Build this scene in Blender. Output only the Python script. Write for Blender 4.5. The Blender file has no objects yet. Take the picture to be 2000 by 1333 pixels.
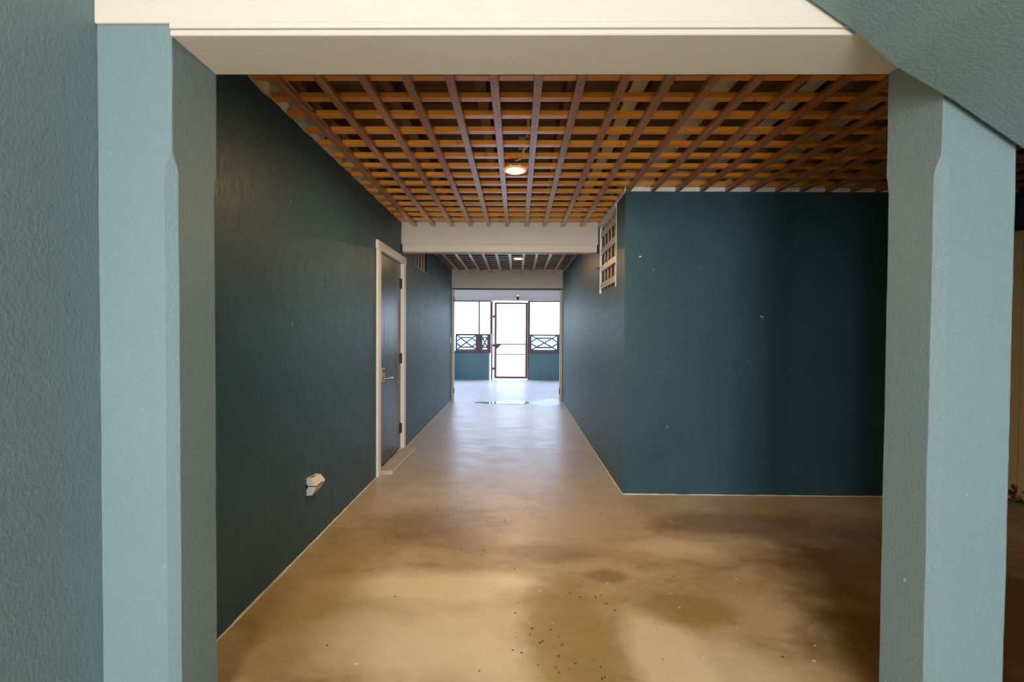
import bpy, bmesh, math, random
from mathutils import Matrix, Vector, noise

random.seed(7)
C = bpy.context.scene.collection
SC = bpy.context.scene

# ------------------------------------------------------------------ camera
CAM_Z = 1.3
yaw, pitch, roll = 0.0115, -0.0179, -0.0061
Rz = Matrix.Rotation(yaw, 3, 'Z')
Rx = Matrix.Rotation(pitch, 3, 'X')
Ry = Matrix.Rotation(roll, 3, 'Y')
M = Rz @ Rx @ Ry                       # columns: right, forward, up
right, fwd, up = M.col[0], M.col[1], M.col[2]
cam_d = bpy.data.cameras.new('camera')
cam = bpy.data.objects.new('camera', cam_d)
C.objects.link(cam)
cm = Matrix((right, up, -fwd)).transposed().to_4x4()
cm.translation = Vector((0, 0, CAM_Z))
cam.matrix_world = cm
cam_d.sensor_width = 36.0
cam_d.sensor_fit = 'HORIZONTAL'
cam_d.lens = 890.03 * 36.0 / 2000.0
cam_d.clip_start = 0.05
cam_d.dof.use_dof = True
cam_d.dof.focus_distance = 4.5
cam_d.dof.aperture_fstop = 3.2
SC.camera = cam

# ------------------------------------------------------------------ world, daylight, exposure
SKY = 2.6
w = bpy.data.worlds.new('overcast_sky')
SC.world = w
w.use_nodes = True
bg = w.node_tree.nodes['Background']
bg.inputs['Color'].default_value = (0.64, 0.82, 1.0, 1)
bg.inputs['Strength'].default_value = SKY


def portal(name, loc, rot, sx, sy):
    d = bpy.data.lights.new(name, 'AREA')
    d.shape = 'RECTANGLE'
    d.size, d.size_y = sx, sy
    d.cycles.is_portal = True
    o = bpy.data.objects.new(name, d)
    o.location, o.rotation_euler = loc, rot
    C.objects.link(o)


H = math.pi / 2
portal('porch_daylight', (0.4, 12.75, 1.3), (-H, 0, 0), 7.0, 2.6)
portal('entrance_daylight', (-0.15, -3.3, 1.2), (H, 0, 0), 1.9, 2.4)



def daylight(name, loc, rot, sx, sy, power, col):
    d = bpy.data.lights.new(name, 'AREA')
    d.shape = 'RECTANGLE'
    d.size, d.size_y, d.energy, d.color = sx, sy, power, col
    o = bpy.data.objects.new(name, d)
    o.location, o.rotation_euler = loc, rot
    C.objects.link(o)


# daylight through the entrance behind the camera, and from the open sky over the porch eaves
daylight('entrance_window_light', (-0.30, -3.22, 1.22), (H, 0, 0), 1.1, 2.1, 205.0, (1.0, 0.96, 0.90))
daylight('porch_sky_light', (-0.2, 13.9, 2.9), (math.radians(-58), 0, 0), 5.0, 1.4, 540.0, (0.54, 0.66, 1.0))

SC.view_settings.view_transform = 'Standard'
SC.view_settings.look = 'None'
SC.view_settings.gamma = 1.0
SC.view_settings.use_curve_mapping = False
SC.view_settings.exposure = 0.0

# ------------------------------------------------------------------ materials


def new_mat(name):
    m = bpy.data.materials.new(name)
    m.use_nodes = True
    nt = m.node_tree
    return m, nt, nt.nodes['Principled BSDF']


def N(nt, t, **kw):
    n = nt.nodes.new(t)
    for k, v in kw.items():
        if k.startswith('_'):
            setattr(n, k[1:], v)
        else:
            n.inputs[k.replace('__', ' ')].default_value = v
    return n


def L(nt, a, b):
    nt.links.new(a, b)


def mixc(nt, fac, a, b, blend='MIX'):
    n = nt.nodes.new('ShaderNodeMix')
    n.data_type = 'RGBA'
    n.blend_type = blend
    for s, v in ((n.inputs[0], fac), (n.inputs[6], a), (n.inputs[7], b)):
        if hasattr(v, 'is_linked'):
            L(nt, v, s)
        elif isinstance(v, tuple):
            s.default_value = (*v[:3], 1)
        else:
            s.default_value = v
    return n.outputs[2]


def maprange(nt, src, a, b, c=0.0, d=1.0):
    n = N(nt, 'ShaderNodeMapRange')
    L(nt, src, n.inputs[0])
    n.inputs[1].default_value, n.inputs[2].default_value = a, b
    n.inputs[3].default_value, n.inputs[4].default_value = c, d
    return n.outputs[0]


def world_pos(nt, scale=(1, 1, 1), obj=False):
    if obj:
        src = N(nt, 'ShaderNodeTexCoord').outputs['Object']
    else:
        src = N(nt, 'ShaderNodeNewGeometry').outputs['Position']
    mp = N(nt, 'ShaderNodeMapping')
    mp.inputs['Scale'].default_value = scale
    L(nt, src, mp.inputs['Vector'])
    return mp.outputs[0]


def noise_n(nt, vec, scale, detail=3, rough=0.5, dist=0.0):
    n = N(nt, 'ShaderNodeTexNoise', Scale=scale, Detail=detail, Roughness=rough, Distortion=dist)
    L(nt, vec, n.inputs['Vector'])
    return n.outputs['Fac']


def bump(nt, bsdf, height, strength, dist=0.01):
    b = N(nt, 'ShaderNodeBump', Strength=strength, Distance=dist)
    L(nt, height, b.inputs['Height'])
    L(nt, b.outputs[0], bsdf.inputs['Normal'])


def wall_mat(name, col, rough, scale, strength, dist, streak=(1, 1, 1), var=0.12, chips=0.0, spec=0.5, rv=0.04):
    m, nt, b = new_mat(name)
    p = world_pos(nt, streak)
    pp = world_pos(nt)
    big = noise_n(nt, pp, 2.2, 4)
    c = mixc(nt, big, tuple(x * (1 - var) for x in col), tuple(x * (1 + var) for x in col))
    fine = noise_n(nt, p, scale * 0.6, 4, 0.6)
    c = mixc(nt, maprange(nt, fine, 0.62, 0.8, 0, 0.35), c, tuple(min(1, x * 1.6 + 0.02) for x in col))
    if chips:
        sp = noise_n(nt, pp, 26, 2, 0.4)
        c = mixc(nt, maprange(nt, sp, 0.80 - chips, 0.815 - chips), c, (0.5, 0.5, 0.47))
    L(nt, c, b.inputs['Base Color'])
    b.inputs['Specular IOR Level'].default_value = spec
    L(nt, maprange(nt, noise_n(nt, world_pos(nt, (1, 1, 0.3)), 42, 5, 0.7), 0.3, 0.7, rough - rv, rough + rv), b.inputs['Roughness'])
    h = noise_n(nt, p, scale, 3, 0.55, 0.4)
    bump(nt, b, h, strength, dist)
    return m


def plain(name, col, rough=0.5, metal=0.0, scale=0, strength=0.2, var=0.08, spec=None):
    m, nt, b = new_mat(name)
    p = world_pos(nt, obj=True)
    n = noise_n(nt, p, 9, 3)
    c = mixc(nt, n, tuple(x * (1 - var) for x in col), tuple(min(1, x * (1 + var)) for x in col))
    L(nt, c, b.inputs['Base Color'])
    b.inputs['Roughness'].default_value = rough
    b.inputs['Metallic'].default_value = metal
    if spec is not None:
        b.inputs['Specular IOR Level'].default_value = spec
    if scale:
        bump(nt, b, noise_n(nt, p, scale, 3), strength, 0.004)
    return m


def wood(name, light, dark, axis, rough=0.35, spec=0.5, coat=0.0):
    m, nt, b = new_mat(name)
    sc = {'X': (1.5, 30, 30), 'Y': (30, 1.5, 30), 'Z': (30, 30, 1.5)}[axis]
    oi = N(nt, 'ShaderNodeObjectInfo')
    p0 = world_pos(nt, sc)
    off = N(nt, 'ShaderNodeVectorMath')
    off.operation = 'ADD'
    L(nt, p0, off.inputs[0])
    rnd = N(nt, 'ShaderNodeMath')
    rnd.operation = 'MULTIPLY'
    rnd.inputs[1].default_value = 40
    L(nt, oi.outputs['Random'], rnd.inputs[0])
    L(nt, rnd.outputs[0], off.inputs[1])
    g = noise_n(nt, off.outputs[0], 1.0, 5, 0.6, 0.6)
    c = mixc(nt, maprange(nt, g, 0.3, 0.72), light, dark)
    c = mixc(nt, maprange(nt, oi.outputs['Random'], 0, 1, 0.0, 0.4), c, dark)
    kn = noise_n(nt, world_pos(nt), 14, 2)
    c = mixc(nt, maprange(nt, kn, 0.68, 0.78, 0, 0.7), c, tuple(x * 0.3 for x in dark))
    L(nt, c, b.inputs['Base Color'])
    L(nt, maprange(nt, g, 0.2, 0.8, rough - 0.06, rough + 0.12), b.inputs['Roughness'])
    b.inputs['Specular IOR Level'].default_value = spec
    b.inputs['Coat Weight'].default_value = coat
    b.inputs['Coat Roughness'].default_value = 0.2
    bump(nt, b, g, 0.25, 0.002)
    return m


def emis(name, col, strength):
    m, nt, b = new_mat(name)
    b.inputs['Base Color'].default_value = (*col, 1)
    b.inputs['Emission Color'].default_value = (*col, 1)
    b.inputs['Emission Strength'].default_value = strength
    return m


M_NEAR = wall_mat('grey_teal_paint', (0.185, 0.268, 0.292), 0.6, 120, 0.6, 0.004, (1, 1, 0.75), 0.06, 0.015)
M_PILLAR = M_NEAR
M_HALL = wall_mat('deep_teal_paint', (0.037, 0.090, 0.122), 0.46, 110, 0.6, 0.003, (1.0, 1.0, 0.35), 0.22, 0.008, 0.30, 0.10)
M_CREAM = plain('cream_painted_timber', (0.71, 0.655, 0.575), 0.45, 0, 40, 0.08, 0.03)
M_BEAM_FAR = plain('grey_cream_painted_timber', (0.62, 0.58, 0.52), 0.5, 0, 40, 0.1, 0.05)
M_CASING = plain('cream_casing_paint', (0.88, 0.87, 0.84), 0.42, 0, 60, 0.1, 0.05)
M_PLASTER = plain('pale_raw_plaster', (0.72, 0.66, 0.52), 0.9, 0, 45, 0.8, 0.35)
M_WHITE_CEIL = plain('white_ceiling_paint', (0.78, 0.76, 0.72), 0.8)
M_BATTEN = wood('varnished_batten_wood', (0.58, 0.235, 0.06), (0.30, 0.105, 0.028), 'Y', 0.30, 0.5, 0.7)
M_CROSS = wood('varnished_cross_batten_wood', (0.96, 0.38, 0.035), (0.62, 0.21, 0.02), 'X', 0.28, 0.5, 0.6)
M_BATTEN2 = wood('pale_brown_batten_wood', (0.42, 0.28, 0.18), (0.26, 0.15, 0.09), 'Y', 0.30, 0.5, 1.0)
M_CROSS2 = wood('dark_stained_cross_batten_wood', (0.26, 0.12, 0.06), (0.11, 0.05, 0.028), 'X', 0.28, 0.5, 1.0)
M_RAFTER = wood('dark_rafter_wood', (0.16, 0.07, 0.03), (0.07, 0.03, 0.014), 'Y', 0.55)
M_DECK = wood('brown_deck_board', (0.22, 0.12, 0.04), (0.08, 0.04, 0.014), 'X', 0.6)
M_PALE = plain('pale_ceiling_sheet', (0.66, 0.60, 0.46), 0.8, 0, 30, 0.4, 0.3)
M_MAROON = plain('maroon_frame_paint', (0.16, 0.045, 0.055), 0.45, 0, 40, 0.15, 0.15)
M_LATTICE = plain('dark_teal_lattice_paint', (0.045, 0.10, 0.12), 0.5, 0, 40, 0.15, 0.15)
M_DARKMETAL = plain('dark_bronze_metal', (0.035, 0.022, 0.018), 0.4, 0.6)
M_BRASS = plain('worn_nickel_metal', (0.62, 0.55, 0.44), 0.28, 1.0)
M_WHITEPL = plain('white_plastic', (0.80, 0.76, 0.68), 0.4)
M_GREEN = plain('green_plastic', (0.0, 0.10, 0.04), 0.4)
M_BLACK = plain('black_plastic', (0.012, 0.012, 0.012), 0.5)
M_GREY = plain('grey_galvanised_metal', (0.30, 0.32, 0.29), 0.5, 0.4)
M_YELLOW = plain('yellow_cable_sheath', (0.62, 0.36, 0.05), 0.5)
M_WIRE = plain('white_wire_sheath', (0.75, 0.70, 0.60), 0.5)
M_GROUND = plain('pale_yard_concrete', (0.6, 0.58, 0.54), 0.9)


def floor_material():
    m, nt, b = new_mat('stained_concrete')
    p = world_pos(nt)
    warp = noise_n(nt, p, 1.6, 4, 0.6)
    big = noise_n(nt, p, 1.1, 5, 0.62, 0.9)
    mid = noise_n(nt, world_pos(nt, (1.0, 2.2, 1)), 3.1, 6, 0.66, 0.4)
    fine = noise_n(nt, p, 22, 5, 0.65)
    base = mixc(nt, maprange(nt, big, 0.36, 0.66), (0.44, 0.305, 0.13), (0.62, 0.48, 0.29))
    base = mixc(nt, maprange(nt, mid, 0.50, 0.72, 0, 0.75), base, (0.25, 0.155, 0.06))
    base = mixc(nt, maprange(nt, fine, 0.35, 0.7, 0.0, 0.34), base, (0.30, 0.22, 0.13))

    def stain_or_shade(cx, cy, rx, ry, col, amount, soft=0.55, wn=0.9, seed=0):
        nonlocal base
        sep = N(nt, 'ShaderNodeVectorMath')
        sep.operation = 'SUBTRACT'
        L(nt, p, sep.inputs[0])
        sep.inputs[1].default_value = (cx, cy, 0)
        mul = N(nt, 'ShaderNodeVectorMath')
        mul.operation = 'MULTIPLY'
        L(nt, sep.outputs[0], mul.inputs[0])
        mul.inputs[1].default_value = (1 / rx, 1 / ry, 0)
        ln = N(nt, 'ShaderNodeVectorMath')
        ln.operation = 'LENGTH'
        L(nt, mul.outputs[0], ln.inputs[0])
        wv = noise_n(nt, world_pos(nt, (1, 1.3, 1)), 2.6 + seed, 5, 0.6)
        ad = N(nt, 'ShaderNodeMath')
        ad.operation = 'MULTIPLY_ADD'
        L(nt, wv, ad.inputs[0])
        ad.inputs[1].default_value = wn * 2
        L(nt, ln.outputs['Value'], ad.inputs[2])
        f = maprange(nt, ad.outputs[0], 1 + wn - soft, 1 + wn + soft * 0.4, amount, 0)
        base = mixc(nt, f, base, col)

    PALE = (0.86, 0.71, 0.47)
    OLIVE = (0.35, 0.225, 0.06)
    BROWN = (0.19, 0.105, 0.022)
    # water marks and wear in the slab; pillar shade is painted in too
    stain_or_shade(-0.42, 2.30, 0.60, 0.16, PALE, 0.85, 0.45, 0.45, 0.1)
    stain_or_shade(-0.35, 1.92, 0.48, 0.30, PALE, 0.8, 0.6, 0.5, 0.5)
    stain_or_shade(-0.05, 1.72, 0.22, 0.22, PALE, 0.6, 0.5, 0.4, 0.6)
    stain_or_shade(0.23, 1.92, 0.21, 0.52, OLIVE, 0.7, 0.35, 0.6, 1.9)
    stain_or_shade(0.62, 1.80, 0.17, 0.42, PALE, 0.75, 0.35, 0.3, 1.3)
    stain_or_shade(0.86, 1.72, 0.24, 0.22, PALE, 0.55, 0.5, 0.4, 1.4)
    stain_or_shade(0.80, 2.14, 0.26, 0.14, OLIVE, 0.8, 0.35, 0.4, 1.1)
    stain_or_shade(0.22, 2.68, 0.34, 0.13, BROWN, 0.6, 0.4, 0.8, 0.7)
    stain_or_shade(0.48, 2.42, 0.12, 0.08, BROWN, 0.6, 0.4, 0.6, 2.7)
    stain_or_shade(-0.68, 3.00, 0.55, 0.34, BROWN, 0.75, 0.7, 0.6, 0.9)
    stain_or_shade(-1.00, 2.30, 0.28, 0.60, OLIVE, 0.7, 0.6, 0.5, 0.9)  # floor darkened olive to paint the wall pillar's shade
    stain_or_shade(0.45, 3.05, 0.55, 0.35, (0.50, 0.38, 0.24), 0.6, 0.7, 0.7, 0.4)
    stain_or_shade(1.45, 3.10, 0.62, 0.24, BROWN, 0.85, 0.5, 0.9, 0.2)
    stain_or_shade(2.15, 2.40, 0.80, 0.90, (0.14, 0.066, 0.014), 0.95, 0.4, 0.45, 0.8)  # dark patch painting the shade beyond the free pillar
    stain_or_shade(1.64, 1.72, 0.44, 0.60, (0.13, 0.06, 0.012), 0.97, 0.4, 0.4, 0.8)  # dark patch painting the free pillar's shadow
    stain_or_shade(-0.20, 3.55, 0.40, 0.20, (0.62, 0.54, 0.45), 0.45, 0.6, 0.9, 2.1)
    stain_or_shade(0.95, 2.75, 0.30, 0.12, PALE, 0.4, 0.5, 0.9, 3.1)
    stain_or_shade(0.05, 5.2, 0.5, 0.8, (0.52, 0.46, 0.39), 0.5, 0.8, 0.8, 0.4)
    # corridor floor tinted grey-lilac to paint in the reflected cool daylight
    sy = N(nt, 'ShaderNodeSeparateXYZ')
    L(nt, p, sy.inputs[0])
    ad = N(nt, 'ShaderNodeMath')
    ad.operation = 'MULTIPLY_ADD'
    L(nt, warp, ad.inputs[0])
    ad.inputs[1].default_value = 1.6
    L(nt, sy.outputs['Y'], ad.inputs[2])
    grey = maprange(nt, ad.outputs[0], 3.5, 5.7, 0, 0.85)
    base = mixc(nt, grey, base, mixc(nt, big, (0.37, 0.355, 0.36), (0.54, 0.525, 0.535)))
    # specks
    sp = noise_n(nt, p, 60, 2, 0.3)
    base = mixc(nt, maprange(nt, sp, 0.765, 0.79, 0, 0.8), base, (0.05, 0.04, 0.03))
    sp2 = noise_n(nt, world_pos(nt, (1.1, 0.9, 1)), 47, 2, 0.3)
    base = mixc(nt, maprange(nt, sp2, 0.775, 0.80, 0, 0.7), base, (0.72, 0.66, 0.55))
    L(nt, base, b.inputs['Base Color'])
    L(nt, maprange(nt, mid, 0.3, 0.7, 0.28, 0.42), b.inputs['Roughness'])
    bump(nt, b, mid, 0.12, 0.01)
    return m


M_FLOOR = floor_material()


def door_material():
    m, nt, b = new_mat('dark_brushed_door_paint')
    p = world_pos(nt, (1, 30, 1.2))
    g = noise_n(nt, p, 1.6, 5, 0.6)
    q = noise_n(nt, world_pos(nt), 3, 4)
    c = mixc(nt, g, (0.010, 0.015, 0.024), (0.030, 0.025, 0.025))
    c = mixc(nt, maprange(nt, q, 0.5, 0.75, 0, 0.6), c, (0.035, 0.05, 0.07))
    L(nt, c, b.inputs['Base Color'])
    L(nt, maprange(nt, g, 0.2, 0.8, 0.20, 0.36), b.inputs['Roughness'])
    bump(nt, b, noise_n(nt, world_pos(nt, (1, 1, 0.3)), 70, 4, 0.6), 0.22, 0.003)
    return m


M_DOOR = door_material()


def rust_door_material():
    m, nt, b = new_mat('cream_enamel_with_rust')
    p = world_pos(nt)
    n = noise_n(nt, p, 14, 5, 0.65)
    s = N(nt, 'ShaderNodeSeparateXYZ')
    L(nt, p, s.inputs[0])
    low = maprange(nt, s.outputs['Z'], 0.02, 0.30, 0.22, 0.0)
    ad = N(nt, 'ShaderNodeMath')
    L(nt, n, ad.inputs[0])
    L(nt, low, ad.inputs[1])
    c = mixc(nt, noise_n(nt, p, 3, 3), (0.84, 0.70, 0.42), (0.90, 0.80, 0.55))
    c = mixc(nt, maprange(nt, ad.outputs[0], 0.66, 0.72), c, (0.16, 0.055, 0.015))
    L(nt, c, b.inputs['Base Color'])
    b.inputs['Roughness'].default_value = 0.5
    return m


M_RUST = rust_door_material()


def water_material(name, rough, bs):
    m, nt, b = new_mat(name)
    b.inputs['Base Color'].default_value = (0.9, 0.95, 1.0, 1)
    b.inputs['Transmission Weight'].default_value = 1.0
    b.inputs['IOR'].default_value = 1.33
    b.inputs['Roughness'].default_value = rough
    if bs:
        bump(nt, b, noise_n(nt, world_pos(nt, (1, 0.6, 1)), 16, 4, 0.6), bs, 0.01)
    return m


M_WATER = water_material('still_water', 0.02, 0.0)
M_FILM = water_material('ruffled_water', 0.3, 0.35)

# ------------------------------------------------------------------ mesh helpers


def add_box(bm, x0, x1, y0, y1, z0, z1, rot=None, bev=0.0):
    vs = [bm.verts.new((x, y, z)) for x in (x0, x1) for y in (y0, y1) for z in (z0, z1)]
    idx = ((0, 1, 3, 2), (4, 6, 7, 5), (0, 4, 5, 1), (2, 3, 7, 6), (0, 2, 6, 4), (1, 5, 7, 3))
    fs = [bm.faces.new([vs[i] for i in f]) for f in idx]
    if bev:
        es = {e for f in fs for e in f.edges}
        r = bmesh.ops.bevel(bm, geom=list(es), offset=bev, segments=1, affect='EDGES')
    if rot is not None:
        piv, R = rot
        seen = vs if not bev else [v for v in bm.verts if v.is_valid]
        for v in seen:
            v.co = piv + R @ (v.co - piv)


def add_prism(bm, pts, axis, a0, a1):
    """closed outline pts (2-D) swept along axis from a0 to a1"""
    def mk(p, a):
        if axis == 'X':
            return (a, p[0], p[1])
        if axis == 'Y':
            return (p[0], a, p[1])
        return (p[0], p[1], a)
    A = [bm.verts.new(mk(p, a0)) for p in pts]
    B = [bm.verts.new(mk(p, a1)) for p in pts]
    n = len(pts)
    for i in range(n):
        bm.faces.new((A[i], A[(i + 1) % n], B[(i + 1) % n], B[i]))
    bm.faces.new(A[::-1])
    bm.faces.new(B)


def add_lathe(bm, prof, seg=32, center=(0, 0, 0), axis='Z'):
    rings = []
    for r, h in prof:
        ring = []
        for k in range(seg):
            a = 2 * math.pi * k / seg
            u, v = r * math.cos(a), r * math.sin(a)
            co = {'Z': (u, v, h), 'X': (h, u, v), 'Y': (u, h, v)}[axis]
            ring.append(bm.verts.new(Vector(co) + Vector(center)))
        rings.append(ring)
    for a, b in zip(rings, rings[1:]):
        for k in range(seg):
            bm.faces.new((a[k], a[(k + 1) % seg], b[(k + 1) % seg], b[k]))
    bm.faces.new(rings[0][::-1])
    bm.faces.new(rings[-1])


def add_tube(bm, pts, r, seg=8):
    rings = []
    n = len(pts)
    pts = [Vector(p) for p in pts]
    for i, p in enumerate(pts):
        d = (pts[min(i + 1, n - 1)] - pts[max(i - 1, 0)]).normalized()
        ref = Vector((0, 0, 1)) if abs(d.z) < 0.9 else Vector((1, 0, 0))
        s = d.cross(ref).normalized()
        t = s.cross(d)
        rings.append([bm.verts.new(p + (s * math.cos(2 * math.pi * k / seg) + t * math.sin(2 * math.pi * k / seg)) * r) for k in range(seg)])
    for a, b in zip(rings, rings[1:]):
        for k in range(seg):
            bm.faces.new((a[k], a[(k + 1) % seg], b[(k + 1) % seg], b[k]))
    bm.faces.new(rings[0][::-1])
    bm.faces.new(rings[-1])


def mesh_of(name, bm, mat, smooth=False):
    bmesh.ops.recalc_face_normals(bm, faces=bm.faces)
    me = bpy.data.meshes.new(name)
    bm.to_mesh(me)
    bm.free()
    me.materials.append(mat)
    if smooth:
        for p in me.polygons:
            p.use_smooth = True
    return me


def obj(name, bm, mat, parent=None, smooth=False):
    o = bpy.data.objects.new(name, mesh_of(name, bm, mat, smooth))
    C.objects.link(o)
    if parent is not None:
        o.parent = parent
        o.matrix_parent_inverse = parent.matrix_world.inverted()
    return o


def inst(name, me, loc, parent):
    o = bpy.data.objects.new(name, me)
    C.objects.link(o)
    o.parent = parent
    o.matrix_parent_inverse = parent.matrix_world.inverted()
    o.location = loc
    return o


def box(name, x0, x1, y0, y1, z0, z1, mat, parent=None, bev=0.0):
    bm = bmesh.new()
    add_box(bm, x0, x1, y0, y1, z0, z1, bev=bev)
    return obj(name, bm, mat, parent)


def empty(name, loc=(0, 0, 0)):
    o = bpy.data.objects.new(name, None)
    o.empty_display_size = 0.1
    o.location = loc
    C.objects.link(o)
    o.matrix_world = Matrix.Translation(loc)
    return o


def tag(o, label=None, cat=None, group=None, kind=None):
    if label:
        o['label'] = label
    if cat:
        o['category'] = cat
    if group:
        o['group'] = group
    if kind:
        o['kind'] = kind
    return o


def struct(o, label=None, cat=None):
    return tag(o, label, cat, None, 'structure')


def wall_grid(name, axis, face, thick, us, zs, holes, mat, parent=None):
    """wall slab in the plane axis = face .. face + thick; us/zs are cut lines, holes a set of (i, j) cells left open"""
    bm = bmesh.new()
    nu, nz = len(us) - 1, len(zs) - 1
    cache = {}

    def V(i, j, s):
        k = (i, j, s)
        if k not in cache:
            a = face + (thick if s else 0)
            cache[k] = bm.verts.new((a, us[i], zs[j]) if axis == 'X' else (us[i], a, zs[j]))
        return cache[k]

    solid = lambda i, j: 0 <= i < nu and 0 <= j < nz and (i, j) not in holes
    for i in range(nu):
        for j in range(nz):
            if not solid(i, j):
                continue
            for s in (0, 1):
                bm.faces.new((V(i, j, s), V(i + 1, j, s), V(i + 1, j + 1, s), V(i, j + 1, s)))
            for (di, dj, a, b) in ((-1, 0, (i, j), (i, j + 1)), (1, 0, (i + 1, j), (i + 1, j + 1)), (0, -1, (i, j), (i + 1, j)), (0, 1, (i, j + 1), (i + 1, j + 1))):
                if not solid(i + di, j + dj):
                    bm.faces.new((V(*a, 0), V(*b, 0), V(*b, 1), V(*a, 1)))
    return obj(name, bm, mat, parent)


# ------------------------------------------------------------------ key dimensions (metres, floor at 0)
XL, XR = -1.254, 0.859        # corridor walls
XE = 3.95                     # side wall of the hall
XW = -3.0                     # far side of the room behind the door
XNL = XL                      # wall beside the camera, in line with the corridor wall
YF, YB = 1.354, 1.554         # front and back of the pillars
XP0, XP1, XP2 = -1.030, 1.236, 1.451   # inner edges of the two pillars, outer edge of the free one
ZB1 = 2.172                   # underside of the first beam
XST = 1.56                    # unseen wall added to block the entrance light
YW = 3.672                    # wall facing the camera
Y2 = 4.897                    # second beam
YD = 8.683                    # doorway to the porch
YP = 12.64                    # porch front
YK = -3.3                     # entrance behind the camera
ZLEFT = 2.474                 # ragged top of the paint on the door side
ZT = 2.435                    # top of the painted walls
ZROOF = 2.78

# ------------------------------------------------------------------ shell
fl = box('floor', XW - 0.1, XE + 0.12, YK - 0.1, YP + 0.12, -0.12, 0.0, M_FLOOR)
struct(fl, 'bare concrete floor stained tan and brown, tinted grey along the corridor for the daylight sheen', 'floor')
gr = box('ground', -40, 40, -45, 60, -0.30, -0.14, M_GROUND)
struct(gr, 'pale yard outside the porch', 'ground')
rf = box('roof', XW - 0.15, XE + 0.15, YB + 0.0, YP + 0.3, ZROOF, ZROOF + 0.12, M_DECK)
struct(rf, 'brown boarded roof above the open ceiling battens', 'roof')
nc = box('ceiling_near', XW, XE + 0.12, YK - 0.1, YF + 0.02, 2.62, 2.76, M_WHITE_CEIL)
nc.name = 'ceiling.002'
struct(nc, 'plain white ceiling of the entrance room', 'ceiling')

# corridor wall with the door and the small vent
us = [YB - 0.03, 4.10, 4.965, 5.553, 6.34, YD]
zs = [0.0, 2.06, 2.112, ZLEFT]
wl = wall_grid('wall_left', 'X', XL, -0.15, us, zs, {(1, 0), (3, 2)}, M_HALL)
struct(wl, 'long deep teal corridor wall with the dark door in it', 'wall')
# ragged painted edge and bare plaster above it
bm = bmesh.new()
n = 150
prev = None
for i in range(n + 1):
    y = YB + (YD - YB) * i / n
    j = 0.014 * noise.noise((y * 9, 3.1, 0)) + 0.010 * noise.noise((y * 23, 1.1, 0))
    row = []
    for k, (dx, z) in enumerate(((-0.002, ZLEFT - 0.012), (0.006, ZLEFT + 0.012 + j), (0.018 + 0.03 * noise.noise((y * 6, 7, 0)), ZLEFT + 0.040 + j),
                                 (0.028 + 0.035 * noise.noise((y * 11, 2, 0)), ZLEFT + 0.085), (0.0, ZLEFT + 0.14), (-0.02, ZROOF))):
        e = 0.007 * noise.noise((y * 40, z * 40, k))
        row.append(bm.verts.new((XL + max(dx, -0.002) + e * (k > 0), y, z)))
    if prev:
        for a in range(len(row) - 1):
            bm.faces.new((prev[a], row[a], row[a + 1], prev[a + 1]))
    prev = row
pl = obj('raw_plaster', bm, M_PLASTER, wl)
pl['label'] = 'ragged bare plaster above the painted edge'
# paint that creeps up over the plaster in an uneven line
bm = bmesh.new()
prev = None
for i in range(n * 2 + 1):
    y = YB + (YD - YB) * i / (n * 2)
    t = ZLEFT - 0.004 + 0.012 * noise.noise((y * 7, 9.1, 0)) + 0.010 * noise.noise((y * 19, 5.1, 0))
    row = [bm.verts.new((XL + 0.006, y, ZLEFT - 0.03)), bm.verts.new((XL + 0.0065, y, t)), bm.verts.new((XL - 0.02, y, t + 0.002))]
    row.insert(0, bm.verts.new((XL + 0.0003, y, ZLEFT - 0.10)))
    if prev:
        for a in range(3):
            bm.faces.new((prev[a], row[a], row[a + 1], prev[a + 1]))
    prev = row
obj('paint_edge', bm, M_HALL, wl)

# corridor wall on the other side with the barred vent
us = [YW + 0.15, 3.995, 4.79, YD]
zs = [0.0, 1.71, ZT - 0.006, ZT]
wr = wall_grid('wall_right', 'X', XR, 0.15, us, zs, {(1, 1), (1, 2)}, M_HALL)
struct(wr, 'deep teal corridor wall with the barred vent at its top', 'wall')
box('raw_plaster', XR + 0.001, XR + 0.15, YW + 0.02, 3.995, ZT, ZROOF, M_PLASTER, wr)
box('raw_plaster', XR + 0.001, XR + 0.15, 4.79, YD, ZT, ZROOF, M_PLASTER, wr)
bm = bmesh.new()
add_prism(bm, [(XR - 0.012, ZT + 0.0), (XR + 0.15, ZT + 0.0), (XR + 0.15, ZT + 0.036), (XR + 0.0, ZT + 0.036), (XR - 0.008, ZT + 0.028)], 'Y', YW - 0.012, Y2)
o = obj('wall_plate', bm, M_CASING, wr)
o['label'] = 'cream strip along the top of the wall'

# wall facing the camera
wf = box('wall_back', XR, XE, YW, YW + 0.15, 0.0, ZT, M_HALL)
struct(wf, 'wide deep teal wall facing the hall beside the corridor', 'wall')
bm = bmesh.new()
add_box(bm, XR + 0.1503, XE, YW - 0.012, YW + 0.10, ZT, ZT + 0.034, bev=0.003)
o = obj('wall_plate', bm, M_CASING, wf)
o['label'] = 'cream strip along the top of the wall'
box('raw_plaster', XR + 0.01, XE, YW + 0.012, YW + 0.13, ZT + 0.034, ZROOF, M_PLASTER, wf)

# side wall of the hall (with the rusted door), room behind, partitions out of view
wsd = box('wall_side', XE, XE + 0.12, YK, YD + 0.14, 0, ZROOF, M_HALL)
struct(wsd, 'dark teal side wall of the hall with the rusted cream door', 'wall')
o = box('wall_outer', XW - 0.12, XW, YB, YD + 0.14, 0, ZROOF, M_HALL)
struct(o, 'outer wall of the room behind the dark door', 'wall')
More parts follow.
